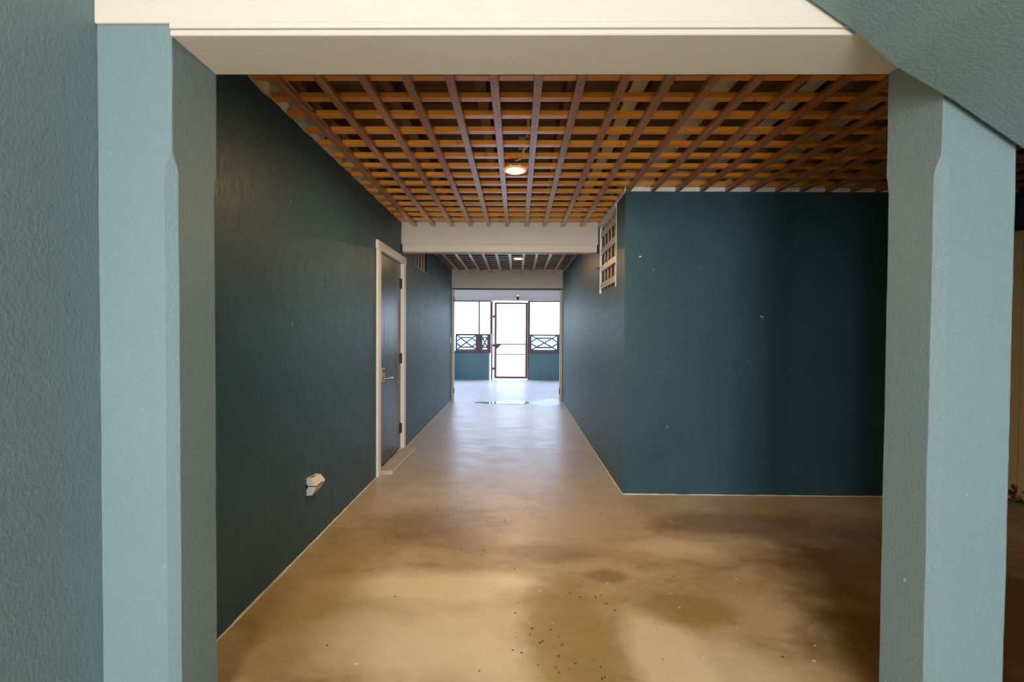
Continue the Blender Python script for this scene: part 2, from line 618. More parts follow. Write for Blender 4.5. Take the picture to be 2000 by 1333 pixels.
# wall beside the camera
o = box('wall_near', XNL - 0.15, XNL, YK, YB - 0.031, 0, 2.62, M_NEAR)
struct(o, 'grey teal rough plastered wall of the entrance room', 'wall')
o = box('wall_light_block', XST, XST + 0.12, YK, YF - 0.03, 0, 2.62, M_NEAR)  # added out of view, keeps entrance light off the hall's far side
struct(o, 'unseen wall added by the stair to block the entrance light', 'wall')
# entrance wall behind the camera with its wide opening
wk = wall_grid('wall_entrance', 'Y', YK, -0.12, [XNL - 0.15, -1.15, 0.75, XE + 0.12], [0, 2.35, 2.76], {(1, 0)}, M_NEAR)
struct(wk, 'entrance wall with a wide doorway behind the camera', 'wall')
# partition round the porch doorway
o = wall_grid('wall_porch_inner', 'Y', YD, 0.14, [XW, XL + 0.0, XR, XE], [0, 2.145, ZROOF], {(1, 0)}, M_HALL)
struct(o, 'partition around the doorway to the porch', 'wall')

def bare_edge(par, pts, nx, ny, seed):
    """uneven line of bare mortar where a wall meets the slab"""
    bm = bmesh.new()
    (xa, ya), (xb, yb) = pts
    n_ = int(math.hypot(xb - xa, yb - ya) / 0.04)
    prev = None
    for i in range(n_ + 1):
        t = i / n_
        x, y = xa + (xb - xa) * t, ya + (yb - ya) * t
        wv = 0.007 + 0.006 * noise.noise((x * 9, y * 9, seed))
        hv = 0.006 + 0.005 * noise.noise((x * 13, y * 13, seed + 3))
        row = [bm.verts.new((x, y, 0.0)), bm.verts.new((x + nx * wv, y + ny * wv, 0.0004)), bm.verts.new((x + nx * 0.002, y + ny * 0.002, hv)), bm.verts.new((x, y, hv))]
        if prev:
            for a in range(4):
                bm.faces.new((prev[a], row[a], row[(a + 1) % 4], prev[(a + 1) % 4]))
        prev = row
    obj('bare_edge', bm, M_PLASTER, par)


bare_edge(wl, ((XL + 0.0002, YB + 0.01), (XL + 0.0002, 4.02)), 1, 0, 1)
bare_edge(wl, ((XL + 0.0002, 5.05), (XL + 0.0002, YD - 0.03)), 1, 0, 2)
bare_edge(wr, ((XR - 0.0002, YW + 0.001), (XR - 0.0002, YD - 0.03)), -1, 0, 4)
bare_edge(wf, ((XR, YW - 0.0002), (XE - 0.05, YW - 0.0002)), 0, -1, 6)

# ------------------------------------------------------------------ pillars with stopped chamfers
def pillar(name, x0, x1, cham, label):
    """cham: which corners carry the stopped chamfer; corner order is (x0,YF) (x1,YF) (x1,YB) (x0,YB)"""
    bm = bmesh.new()
    levels = [(0.0, 0.024), (0.6, 0.024), (1.2, 0.024), (1.770, 0.024), (1.795, 0.019), (1.828, 0.003), (1.845, 0.0015), (2.205, 0.0015)]
    fine = []
    for (za, ca), (zb, cb) in zip(levels, levels[1:]):
        k_ = max(1, round((zb - za) / 0.05))
        fine += [(za + (zb - za) * q / k_, ca + (cb - ca) * q / k_) for q in range(k_)]
    fine.append(levels[-1])
    rings = []
    for z, c in fine:
        cs = [c if k in cham else 0.0015 for k in range(4)]
        pts = [(x0, YF + cs[0]), (x0 + cs[0], YF), (x1 - cs[1], YF), (x1, YF + cs[1]), (x1, YB - cs[2] * 0.5), (x1 - cs[2] * 0.5, YB), (x0 + cs[3] * 0.5, YB), (x0, YB - cs[3] * 0.5)]
        wob = lambda x, y, s: 0.0016 * noise.noise((x * 3 + s, y * 3, z * 4.0)) + 0.0009 * noise.noise((x * 3, y * 3 + s, z * 17.0))
        rings.append([bm.verts.new((x + wob(x, y, 1), y + wob(x, y, 9), z)) for x, y in pts])
    for a, b in zip(rings, rings[1:]):
        for k in range(8):
            bm.faces.new((a[k], a[(k + 1) % 8], b[(k + 1) % 8], b[k]))
    bm.faces.new(rings[0][::-1])
    bm.faces.new(rings[-1])
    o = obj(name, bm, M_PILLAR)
    struct(o, label, 'pillar')
    return o


pillar('column', XNL, XP0, (1, 2), 'pale grey teal pillar against the entrance wall, white beam on top')
pillar('column', XP1, XP2, (0, 3), 'pale grey teal pillar standing free under the sloping stair underside')

# ------------------------------------------------------------------ beams
b1 = empty('beam', (0, YF, ZB1))
struct(b1, 'cream boxed beam across the tops of the two pillars', 'beam')
box('beam_core', XNL, XP2 + 0.02, YF + 0.007, YB, ZB1 + 0.004, 2.61, M_CREAM, b1, 0.003)
bm = bmesh.new()
add_box(bm, XNL + 0.001, XP2 + 0.02, YF - 0.009, YF + 0.0065, 2.2065, 2.275, bev=0.002)
obj('fascia_board', bm, M_CREAM, b1)
bm = bmesh.new()
add_prism(bm, [(YF - 0.016, 2.2752), (YF + 0.0065, 2.2752), (YF + 0.0065, 2.61), (YF - 0.022, 2.61)], 'X', XNL + 0.001, XP2 + 0.02)
obj('fascia_board', bm, M_CREAM, b1)
box('fascia_board', XP0 + 0.001, XP1 - 0.001, YF - 0.009, YF + 0.0065, 2.191, 2.2063, M_CREAM, b1)
bm = bmesh.new()
add_prism(bm, [(YF - 0.004, 2.1880), (YF + 0.006, 2.1900), (YF + 0.006, ZB1), (YF - 0.003, ZB1), (YF - 0.006, ZB1 + 0.003)], 'X', XP0 + 0.001, XP1 - 0.001)
obj('edge_strip', bm, M_CREAM, b1)
box('soffit_board', XP0 + 0.002, XP1 - 0.002, YF + 0.0065, YB - 0.002, ZB1, ZB1 + 0.0038, M_CREAM, b1)


def stepped_beam(y, x0, x1, mat, label, zb, zs, depth=0.12, ins=0.012):
    b = empty('beam', (0, y, 2.1))
    struct(b, label, 'beam')
    bm = bmesh.new()
    add_box(bm, x0 + 0.0005, x1 - 0.0005, y, y + depth, zs, 2.60, bev=0.003)
    obj('fascia_board', bm, mat, b)
    bm = bmesh.new()
    i = ins
    # moulding under the board: small cove, flat, rounded lower lip
    add_prism(bm, [(y + 0.002, zs - 0.0002), (y + 0.010, zs - 0.012), (y + 0.012, zb + 0.010), (y + 0.015, zb + 0.003), (y + 0.021, zb), (y + depth - 0.002, zb), (y + depth - 0.002, zs - 0.0002)], 'X', x0 + i, x1 - i)
    obj('lower_strip', bm, mat, b)
    return b


stepped_beam(Y2, XL, XR, M_CREAM, 'cream stepped beam across the corridor at the end of the hall ceiling', 2.166, 2.249)
b3 = stepped_beam(YD - 0.02, XL, XR, M_BEAM_FAR, 'greyer stepped beam over the doorway to the porch', 2.145, 2.237, 0.30, -0.004)
# black board standing in for the shade under the far beam
box('painted_shade_board', XL + 0.03, XR - 0.03, YD + 0.01, YD + 0.11, 2.122, 2.1445, M_BLACK, b3)

# far porch header
b4 = empty('beam', (0, YP, 2.2))
struct(b4, 'pinkish boarded beam above the porch screens', 'beam')
M_PINK = plain('pinkish_cream_board', (0.78, 0.66, 0.64), 0.55, 0, 30, 0.1, 0.06)
box('fascia_board', XW, XE, YP - 0.05, YP + 0.10, 2.272, 2.62, M_PINK, b4, 0.004)
box('lower_strip', XW, XE, YP - 0.065, YP + 0.10, 2.232, 2.270, M_CREAM, b4, 0.004)
box('lower_strip', XW, XE, YP - 0.055, YP + 0.10, 2.192, 2.230, M_CREAM, b4, 0.004)
# porch ceiling
pc = box('ceiling_porch', XW, XE, YD + 0.2, YP + 0.12, 2.64, 2.70, M_WHITE_CEIL)
pc.name = 'ceiling.003'
struct(pc, 'pale ceiling of the porch', 'ceiling')

# ------------------------------------------------------------------ sloping stair underside
bm = bmesh.new()
sl = -0.690
x0, x1 = 0.15, XST - 0.001
zl = lambda x: 2.2753 + sl * (x - 0.8134)
# stays in front of the beam and slopes down towards the side room
pts = [(x0, zl(x0)), (0.948, zl(0.948) - 0.004), (1.076, zl(1.076) - 0.022), (1.246, zl(1.246) - 0.004), (x1, zl(x1)), (x1, zl(x1) + 0.20), (x0, zl(x0) + 0.20)]
add_prism(bm, pts, 'Y', -1.2, YF - 0.023)
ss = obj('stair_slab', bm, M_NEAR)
struct(ss, 'sloping grey teal underside of a stair over the free pillar', 'stair')

# ------------------------------------------------------------------ open ceilings
def batten_mesh(nm, mat, sx, sy, sz):
    bm = bmesh.new()
    add_box(bm, -sx / 2, sx / 2, -sy / 2, sy / 2, 0, sz, bev=0.0015)
    return mesh_of(nm, bm, mat)


BZ, BH = ZT - 0.002, 0.028
CZ, CH = BZ + BH, 0.027
RZ, RH = CZ + CH, 0.10
XB = [-1.0985 + 0.1972 * k for k in range(26)]


def open_ceiling(y0, y1, xs_range, ycross, side, label, mb=M_BATTEN, mc=M_CROSS):
    ce = empty('ceiling', (0, y0, ZT))
    struct(ce, label, 'ceiling')
    nails = bmesh.new()
    for x in XB:
        if not (xs_range[0] <= x <= xs_range[1]):
            continue
        ye = y1 if x < XR - 0.02 else YW
        if ye - y0 < 0.2:
            continue
        ln = ye - y0 - 0.004
        me = batten_mesh('batten', mb, 0.040, ln, BH)
        o = inst('batten', me, (x + random.uniform(-0.004, 0.004), (y0 + ye) / 2, BZ + random.uniform(0, 0.002)), ce)
        o.rotation_euler = (0, 0, random.uniform(-0.0012, 0.0012))
        for yc in ycross:
            if y0 < yc < ye:
                px, py = x + random.uniform(-0.008, 0.008), yc + random.uniform(-0.012, 0.012)
                add_lathe(nails, [(0.0026, BZ - 0.0012), (0.0026, BZ + 0.004)], 6, (px, py, 0))
    o = obj('nail_head', nails, M_DARKMETAL, ce)
    o['kind'] = 'stuff'
    for yc in ycross:
        xe = xs_range[2] if yc < YW - 0.02 else XR
        xs0 = XL + 0.008
        if side:
            xs0 += random.uniform(0, 0.02)
        ln = xe - xs0 - 0.004
        me = batten_mesh('cross_batten', mc, ln, 0.043, CH)
        o = inst('cross_batten', me, ((xs0 + xe) / 2, yc, CZ + random.uniform(0, 0.003)), ce)
        o.rotation_euler = (0, 0, random.uniform(-0.0015, 0.0015))
    # rafters above
    for x in [-1.07 + 0.44 * k for k in range(12)]:
        if x > xs_range[2] - 0.1:
            break
        ye = y1 if x < XR - 0.05 else YW + 0.012
        me = batten_mesh('rafter', M_RAFTER, 0.055, ye - y0, RH)
        inst('rafter', me, (x + random.uniform(-0.02, 0.02), (y0 + ye) / 2, RZ + 0.002), ce)
        wd = random.uniform(0.07, 0.13)
        if x < -0.9 or x > 0.5:
            me = batten_mesh('pale_board', M_PALE, wd, ye - y0 - 0.02, 0.012)
            o = inst('pale_board', me, (x - 0.035 - wd / 2, (y0 + ye) / 2, RZ + 0.074 + random.uniform(0, 0.01)), ce)
    # deck boards across the rafters
    y = y0 + 0.01
    while y < y1 - 0.02:
        wdt = random.uniform(0.10, 0.17)
        ye = min(y + wdt, y1 - 0.005)
        xe = xs_range[2] if ye < YW - 0.02 else XR
        me = batten_mesh('deck_board', M_DECK, xe - XL - 0.01, ye - y - random.uniform(0.004, 0.016), 0.02)
        inst('deck_board', me, ((xe + XL) / 2, (y + ye) / 2, RZ + RH + 0.003 + random.uniform(0, 0.01)), ce)
        y = ye
    return ce


yc1 = [1.5850 + 0.188 * (k - 0.25) for k in range(18)]
yc1 = [y for y in yc1 if YB + 0.03 < y < Y2 - 0.03]
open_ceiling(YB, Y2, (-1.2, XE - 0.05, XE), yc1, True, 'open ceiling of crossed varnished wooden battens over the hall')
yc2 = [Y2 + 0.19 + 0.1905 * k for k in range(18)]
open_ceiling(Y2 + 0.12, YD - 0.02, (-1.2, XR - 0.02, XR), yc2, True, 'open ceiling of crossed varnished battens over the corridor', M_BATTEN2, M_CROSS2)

# ------------------------------------------------------------------ ceiling lights
LAMP_MAT = emis('warm_lamp_diffuser', (1.0, 0.90, 0.72), 7.0)
RING_MAT, nt, b = new_mat('cream_lamp_ring')
b.inputs['Base Color'].default_value = (0.80, 0.52, 0.17, 1)
b.inputs['Roughness'].default_value = 0.4
b.inputs['Subsurface Weight'].default_value = 0.5
b.inputs['Emission Color'].default_value = (1.0, 0.62, 0.20, 1)
b.inputs['Emission Strength'].default_value = 0.3


def ceiling_light(x, y, power, label):
    z = BZ - 0.020
    t = empty('ceiling_light', (x, y, z))
    tag(t, label, 'ceiling light', 'round ceiling lights')
    bm = bmesh.new()
    add_lathe(bm, [(0.060, z + 0.002), (0.0645, z - 0.003), (0.072, z - 0.004), (0.081, z - 0.0005), (0.083, z + 0.003), (0.078, z + 0.007), (0.050, z + 0.008)], 40, (x, y, 0))
    obj('trim_ring', bm, RING_MAT, t, True)
    bm = bmesh.new()
    add_lathe(bm, [(0.020, z - 0.0070), (0.050, z - 0.0062), (0.0615, z - 0.0040), (0.0615, z + 0.0005)], 40, (x, y, 0))
    obj('diffuser', bm, LAMP_MAT, t, True)
    bm = bmesh.new()
    add_lathe(bm, [(0.052, z + 0.0082), (0.050, z + 0.019), (0.040, z + 0.0195)], 28, (x, y, 0))
    obj('lamp_housing', bm, M_WHITEPL, t)
    for s in (-1, 1):
        bm = bmesh.new()
        add_box(bm, x + s * 0.030 - 0.008, x + s * 0.030 + 0.008, y - 0.074, y - 0.054, z + 0.0075, z + 0.016, bev=0.001)
        obj('spring_clip', bm, M_WHITEPL, t)
    d = bpy.data.lights.new('lamp_glow', 'AREA')
    d.shape = 'DISK'
    d.size = 0.12
    d.energy = power
    d.color = (1.0, 0.67, 0.34)
    lo = bpy.data.objects.new('lamp_glow', d)
    lo.location = (x, y, z - 0.012)
    C.objects.link(lo)
    lo.parent = t
    lo.matrix_parent_inverse = t.matrix_world.inverted()
    return t


ceiling_light(-0.0215, 3.145, 31.0, 'round warm downlight fixed under the hall ceiling battens')
ceiling_light(0.006, 6.85, 20.0, 'round warm downlight in the corridor beyond the cream beam')

# junction box and wires above the battens
jb = empty('junction_box', (0.03, 2.93, RZ))
tag(jb, 'small grey junction box above the battens near the hall downlight', 'junction box')
box('box_body', 0.000, 0.060, 2.90, 2.98, CZ + CH + 0.001, CZ + CH + 0.060, M_GREY, jb, 0.003)
box('box_lid', 0.003, 0.057, 2.894, 2.8995, CZ + CH + 0.004, CZ + CH + 0.056, M_GREY, jb, 0.001)
bm = bmesh.new()
add_tube(bm, [(0.045, 2.92, CZ + 0.03), (0.035, 2.97, CZ + 0.012), (0.005, 3.02, CZ + 0.004), (0.012, 3.05, CZ + 0.006), (-0.002, 3.09, CZ + 0.002), (-0.015, 3.12, BZ + 0.03)], 0.0035, 8)
obj('wire', bm, M_WIRE, jb, True)
bm = bmesh.new()
add_tube(bm, [(0.030, 2.98, CZ + 0.03), (0.040, 3.03, CZ + 0.008), (0.010, 3.07, CZ - 0.003), (-0.03, 3.11, BZ + 0.035)], 0.0035, 8)
obj('wire', bm, M_WIRE, jb, True)
bm = bmesh.new()
add_tube(bm, [(0.058, 2.62, RZ + 0.06), (0.058, 2.75, RZ + 0.02), (0.055, 2.89, RZ + 0.02)], 0.010, 8)
obj('conduit', bm, M_YELLOW, jb, True)
# yellow cable across the ceiling
bm = bmesh.new()
cp = []
for i in range(41):
    x = -0.95 + 1.80 * i / 40
    cp.append((x, 4.10 + 0.035 * math.sin(x * 2.3), CZ - 0.0075 + 0.003 * math.sin(x * 9)))
add_tube(bm, cp, 0.0065, 8)
o = obj('yellow_cable', bm, M_YELLOW, None, True)
o.location.z = 0
tag(o, 'yellow electric cable strung across the hall ceiling between the battens', 'cable')

# ------------------------------------------------------------------ door_1: dark door in the corridor wall
D0, D1 = 4.118, 4.947
d1 = empty('door_1', (XL, 4.53, 0))
struct(d1, 'dark glossy door with a cream casing in the corridor wall', 'door')
bm = bmesh.new()
add_box(bm, XL - 0.055, XL - 0.015, D0 + 0.004, D1 - 0.004, 0.040, 2.036, bev=0.002)
leaf = obj('door_leaf', bm, M_DOOR, d1)
cw = 0.088
for (a, b_) in ((D0 - cw, D0), (D1, D1 + cw)):
    box('casing', XL + 0.0005, XL + 0.022, a, b_, 0.0, 2.0395, M_CASING, d1, 0.003)
box('casing', XL + 0.0005, XL + 0.024, D0 - cw - 0.012, D1 + cw + 0.012, 2.040, 2.118, M_CASING, d1, 0.003)
for (a, b_) in ((D0 - 0.017, D0), (D1, D1 + 0.017)):
    box('jamb', XL - 0.148, XL + 0.0, a, b_, 0.0, 2.0395, M_CASING, d1)
box('jamb', XL - 0.148, XL + 0.0, D0 - 0.017, D1 + 0.017, 2.0398, 2.0585, M_CASING, d1)
for (a, b_) in ((D0 + 0.0005, D0 + 0.014), (D1 - 0.014, D1 - 0.0005)):
    box('door_stop', XL - 0.075, XL - 0.057, a, b_, 0.03, 2.0395, M_CASING, d1)
for z in (1.826, 1.016, 0.256):
    bm = bmesh.new()
    add_lathe(bm, [(0.0065, z - 0.055), (0.0065, z + 0.055)], 10, (XL - 0.006, D1 - 0.002, 0))
    add_box(bm, XL - 0.0149, XL - 0.006, D1 - 0.032, D1 - 0.0025, z - 0.05, z + 0.05)
    h = obj('hinge', bm, M_DARKMETAL, d1)
# lever handle on its back plate
hp = empty('handle', (XL, 4.165, 0.89))
hp.parent = d1
hp.matrix_parent_inverse = d1.matrix_world.inverted()
bm = bmesh.new()
add_box(bm, XL - 0.0149, XL + 0.032, 4.128, 4.196, 0.842, 0.972, bev=0.004)
obj('back_plate', bm, M_BRASS, hp)
bm = bmesh.new()
add_lathe(bm, [(0.014, XL + 0.032), (0.012, XL + 0.040), (0.010, XL + 0.075), (0.012, XL + 0.082)], 14, (0, 4.165, 0.873), 'X')
obj('spindle', bm, M_BRASS, hp, True)
bm = bmesh.new()
add_tube(bm, [(XL + 0.076, 4.158, 0.873), (XL + 0.080, 4.20, 0.874), (XL + 0.081, 4.245, 0.872), (XL + 0.076, 4.285, 0.867), (XL + 0.070, 4.292, 0.866)], 0.0105, 10)
obj('lever', bm, M_BRASS, hp, True)
bm = bmesh.new()
add_lathe(bm, [(0.011, XL + 0.0322), (0.011, XL + 0.036), (0.004, XL + 0.0365)], 14, (0, 4.165, 0.940), 'X')
obj('key_hole', bm, M_DARKMETAL, hp)

# concrete doorstep
M_STEP, nt, b = new_mat('scuffed_doorstep_concrete')
pp = world_pos(nt)
c = mixc(nt, noise_n(nt, pp, 6, 5, 0.6), (0.40, 0.35, 0.29), (0.62, 0.56, 0.48))
c = mixc(nt, maprange(nt, noise_n(nt, pp, 5.2, 3, 0.5, 0.4), 0.60, 0.64, 0, 0.8), c, (0.14, 0.22, 0.30))
L(nt, c, b.inputs['Base Color'])
b.inputs['Roughness'].default_value = 0.5
bump(nt, b, noise_n(nt, pp, 30, 4), 0.25, 0.004)
bm = bmesh.new()
out = [(XL - 0.015, 4.121), (XL + 0.10, 4.125), (XL + 0.118, 4.135), (XL + 0.128, 4.16), (XL + 0.150, 4.93), (XL + 0.147, 4.975), (XL + 0.13, 4.985), (XL + 0.026, 4.99), (XL + 0.026, 4.943), (XL - 0.015, 4.943)]
add_prism(bm, out, 'Z', 0.0, 0.034)
bmesh.ops.bevel(bm, geom=[e for e in bm.edges if all(v.co.z > 0.03 for v in e.verts)], offset=0.006, segments=2, affect='EDGES')
st = obj('doorstep', bm, M_STEP)
struct(st, 'thin concrete doorstep on the floor under the dark door', 'doorstep')
bm = bmesh.new()
ch = [(XL + 0.1275, 4.16), (XL + 0.1485, 4.93), (XL + 0.1465, 4.972), (XL + 0.13, 4.986), (XL + 0.03, 4.992)]
for i in range(len(ch) - 1):
    (xa, ya), (xb, yb) = ch[i], ch[i + 1]
    k = max(1, int(math.hypot(xb - xa, yb - ya) / 0.03))
    for q in range(k):
        t0, t1 = q / k, (q + 0.8) / k
        r = random.uniform(0.003, 0.006)
        add_tube(bm, [(xa + (xb - xa) * t0, ya + (yb - ya) * t0, 0.029), (xa + (xb - xa) * t1, ya + (yb - ya) * t1, 0.029)], r, 6)
o = obj('chipped_edge', bm, M_WHITEPL, st)
o['kind'] = 'stuff'

# ------------------------------------------------------------------ faceted socket box low on the wall
sb = empty('socket_box', (XL, 2.79, 0.365))
tag(sb, 'small faceted white plastic box with a green line, low on the teal wall', 'socket box')
sy0, sy1 = 2.690, 2.822
bm = bmesh.new()
# profile in X (out of the wall) and Z, swept along the wall with tapered far end
prof = [(0.0, 0.318), (0.034, 0.320), (0.060, 0.372), (0.058, 0.378), (0.030, 0.420), (0.0, 0.424)]
A = [bm.verts.new((XL + x, sy0, z)) for x, z in prof]
B = [bm.verts.new((XL + x * 0.98, sy1, 0.371 + (z - 0.371) * 0.80)) for x, z in prof]
for i in range(6):
    bm.faces.new((A[i], A[(i + 1) % 6], B[(i + 1) % 6], B[i]))
bm.faces.new(A[::-1])
bm.faces.new(B)
bmesh.ops.bevel(bm, geom=list(bm.edges), offset=0.0015, segments=1, affect='EDGES')
obj('housing', bm, M_WHITEPL, sb)
bm = bmesh.new()
add_box(bm, XL + 0.010, XL + 0.0605, sy0 - 0.001, sy0 + 0.001, 0.3725, 0.3775)
add_box(bm, XL + 0.0585, XL + 0.0612, sy0 - 0.001, sy0 + 0.09, 0.3725, 0.3775)
obj('seam_strip', bm, M_GREEN, sb)
box('cable_notch', XL, XL + 0.010, sy0 - 0.004, sy0 + 0.001, 0.362, 0.384, M_BLACK, sb)
bm = bmesh.new()
add_prism(bm, [(sy0 + 0.012, 0.4205), (sy0 + 0.075, 0.4175), (sy0 + 0.075, 0.4165), (sy0 + 0.012, 0.4195)], 'X', XL + 0.010, XL + 0.020)
obj('slot', bm, M_BLACK, sb)

# light switch by the porch doorway
sw = empty('light_switch', (XL, 8.53, 1.155))
tag(sw, 'small white light switch on the corridor wall by the porch doorway', 'light switch')
box('switch_plate', XL + 0.0005, XL + 0.008, 8.485, 8.565, 1.095, 1.215, M_WHITEPL, sw, 0.002)
box('rocker', XL + 0.008, XL + 0.013, 8.508, 8.542, 1.13, 1.18, M_WHITEPL, sw, 0.002)

# ------------------------------------------------------------------ window_1: small barred vent above the door's far side
w1 = empty('window_1', (XL, 5.95, 2.1))
struct(w1, 'small vent with upright wooden bars high in the corridor wall beyond the beam', 'vent')
M_BAR = wood('brown_vent_bar_wood', (0.20, 0.08, 0.035), (0.09, 0.035, 0.016), 'Z', 0.5)
M_BARB = plain('pale_bar_edge_paint', (0.62, 0.52, 0.40), 0.5)
box('vent_sill', XL - 0.14, XL + 0.002, 5.555, 6.338, 2.1125, 2.122, M_BARB, w1)
k = 0
y = 5.62
while y < 6.3:
    bm = bmesh.new()
    add_box(bm, XL - 0.075, XL - 0.020, y, y + 0.085, 2.122, 2.473, bev=0.003)
    bar = obj('bar', bm, M_BAR, w1)
    box('bar_edge', XL - 0.0199, XL - 0.012, y + 0.060, y + 0.085, 2.1225, 2.472, M_BARB, bar)
    y += 0.165

# window_2: tall barred vent
w2 = empty('window_2', (XR, 4.39, 1.72))
struct(w2, 'barred vent with four slanting boards at the top of the corridor wall', 'vent')
M_BOARD = plain('pale_grey_board_paint', (0.60, 0.53, 0.48), 0.4, 0, 30, 0.1, 0.06)
VY0, VY1, VZ0, VZ1 = 3.995, 4.79, 1.71, ZT
box('vent_frame', XR - 0.003, XR + 0.06, VY0 + 0.0005, VY0 + 0.022, VZ0, VZ1 - 0.001, M_CASING, w2)
box('vent_frame', XR - 0.003, XR + 0.018, VY1 - 0.018, VY1 - 0.0005, VZ0, VZ1 - 0.001, M_CASING, w2)
box('vent_frame', XR + 0.02, XR + 0.14, VY0 + 0.0225, VY1 - 0.0205, VZ0 + 0.0005, VZ0 + 0.03, M_DARKMETAL, w2)
for k in range(5):
    yy = VY0 + 0.045 + k * 0.158
    bm = bmesh.new()
    add_box(bm, XR + 0.035, XR + 0.085, yy, yy + 0.050, VZ0 + 0.03, VZ1 - 0.001, bev=0.002)
    bar = obj('bar', bm, M_BAR, w2)
    box('bar_edge', XR + 0.028, XR + 0.0348, yy + 0.004, yy + 0.026, VZ0 + 0.0305, VZ1 - 0.002, M_BARB, bar)
for z in (1.760, 1.935, 2.112, 2.288):
    bm = bmesh.new()
    add_box(bm, XR + 0.004, XR + 0.022, VY0 + 0.0225, VY1 - 0.0205, z, z + 0.060, bev=0.002)
    obj('board', bm, M_BOARD, w2)
bm = bmesh.new()
add_prism(bm, [(XR - 0.006, VZ1 - 0.035), (XR + 0.1, VZ1 - 0.035), (XR + 0.1, VZ1 - 0.001), (XR - 0.009, VZ1 - 0.001)], 'Y', VY0 + 0.0225, VY1 - 0.0205)
obj('vent_head', bm, M_CASING, w2)
lb = empty('slide_bolt', (XR, 4.82, 1.985))
lb.parent = w2
lb.matrix_parent_inverse = w2.matrix_world.inverted()
box('bolt_plate', XR - 0.006, XR - 0.0005, 4.795, 4.890, 1.960, 2.022, M_DARKMETAL, lb, 0.001)
bm = bmesh.new()
add_lathe(bm, [(0.006, 4.76), (0.007, 4.765), (0.007, 4.90), (0.005, 4.905)], 10, (XR - 0.014, 0, 1.992), 'Y')
add_lathe(bm, [(0.005, XR - 0.04), (0.008, XR - 0.036), (0.005, XR - 0.014)], 10, (0, 4.86, 1.992), 'X')
obj('bolt', bm, M_GREY, lb, True)

# ------------------------------------------------------------------ porch doorway jambs
for (x0, x1, hz, nm) in ((XL + 0.0005, XL + 0.040, ((1.93), (0.19)), 'door_4'), (XR - 0.045, XR - 0.0005, ((0.19),), 'door_5')):
    tr = empty('trim_1' if x0 < 0 else 'trim_2', ((x0 + x1) / 2, YD, 0))
    struct(tr, 'weathered jamb post of the porch doorway by the light switch' if x0 < 0 else 'weathered jamb post of the porch doorway on the vent side', 'jamb')
    bm = bmesh.new()
    add_box(bm, x0, x1, YD - 0.02, YD + 0.12, 0, 2.1215, bev=0.003)
    obj('jamb_post', bm, M_BEAM_FAR, tr)
    hz = hz if isinstance(hz, tuple) else (hz,)
    for z in hz:
        xi = x1 if x0 < 0 else x0 - 0.014
        box('hinge', xi, xi + 0.014, YD - 0.015, YD + 0.02, z - 0.05, z + 0.05, M_DARKMETAL, tr, 0.002)

# ------------------------------------------------------------------ porch front: half walls, posts, lattices, screen door
for (x0, x1, nm, lb) in ((XW, -0.775, 'wall_porch_west', 'teal half wall under the two lattices by the screen door'), (0.325, XE, 'wall_porch_east', 'teal half wall under the single lattice by the screen door')):
    o = box(nm, x0, x1, YP, YP + 0.12, 0, 0.733, wall_mat('porch_glare_teal_' + nm[-4:], (0.10, 0.20, 0.24), 0.5, 50, 0.3, 0.003), None)  # teal lightened to paint in the glare from the openings
    struct(o, lb, 'wall')

M_PORCH = wall_mat('porch_side_glare_teal', (0.10, 0.20, 0.24), 0.5, 50, 0.3, 0.003)  # same teal, lightened for the porch glare
for (x, nm) in ((XW - 0.12, 'wall_porch_side'), (XE, 'wall_porch_end')):
    o = box(nm, x, x + 0.12, YD + 0.14, YP + 0.12, 0, 0.733, M_PORCH)  # unseen porch sides, kept low to let extra daylight in
    struct(o, 'low teal wall at the ' + ('outer' if x < 0 else 'inner') + ' end of the porch', 'wall')

w3 = empty('window_3', (-1.2, YP, 0.75))
struct(w3, 'maroon framed open screen bays on the light switch side of the porch', 'window')
w4 = empty('window_4', (0.8, YP, 0.75))
struct(w4, 'maroon framed open screen bay on the vent side of the porch', 'window')


def mbox(nm, x0, x1, z0, z1, par, mat=M_MAROON, y0=YP - 0.005, y1=YP + 0.06):
    return box(nm, x0, x1, y0, y1, z0, z1, mat, par, 0.002)


mbox('sill_rail', XW, -0.735, 0.7335, 0.790, w3, y0=YP - 0.02, y1=YP + 0.12)
mbox('top_rail', XW, -0.735, 2.160, 2.1915, w3)
mbox('post', -1.110, -1.015, 0.7905, 1.262, w3)
mbox('mullion', -1.081, -1.044, 1.2625, 2.1595, w3, M_LATTICE)
mbox('post', -0.790, -0.735, 0.7905, 1.262, w3)
mbox('mullion', -0.752, -0.725, 1.2625, 2.1595, w3, M_LATTICE)
mbox('post', -2.62, -2.54, 0.7905, 2.1595, w3)
mbox('post', -0.724, -0.690, 0.0, 2.1915, w3, y0=YP + 0.01, y1=YP + 0.07)
mbox('sill_rail', 0.325, XE, 0.7335, 0.790, w4, y0=YP - 0.02, y1=YP + 0.12)
mbox('top_rail', 0.325, XE, 2.160, 2.1915, w4)
mbox('post', 1.150, 1.232, 0.7905, 1.262, w4)
mbox('mullion', 1.165, 1.200, 1.2625, 2.1595, w4, M_LATTICE)
mbox('post', 2.4, 2.48, 0.7905, 2.1595, w4)
mbox('post', 0.2935, 0.3245, 0.0, 2.1915, w4, y0=YP + 0.01, y1=YP + 0.07)
mbox('post', 0.3250, 0.3500, 0.7905, 2.1595, w4)


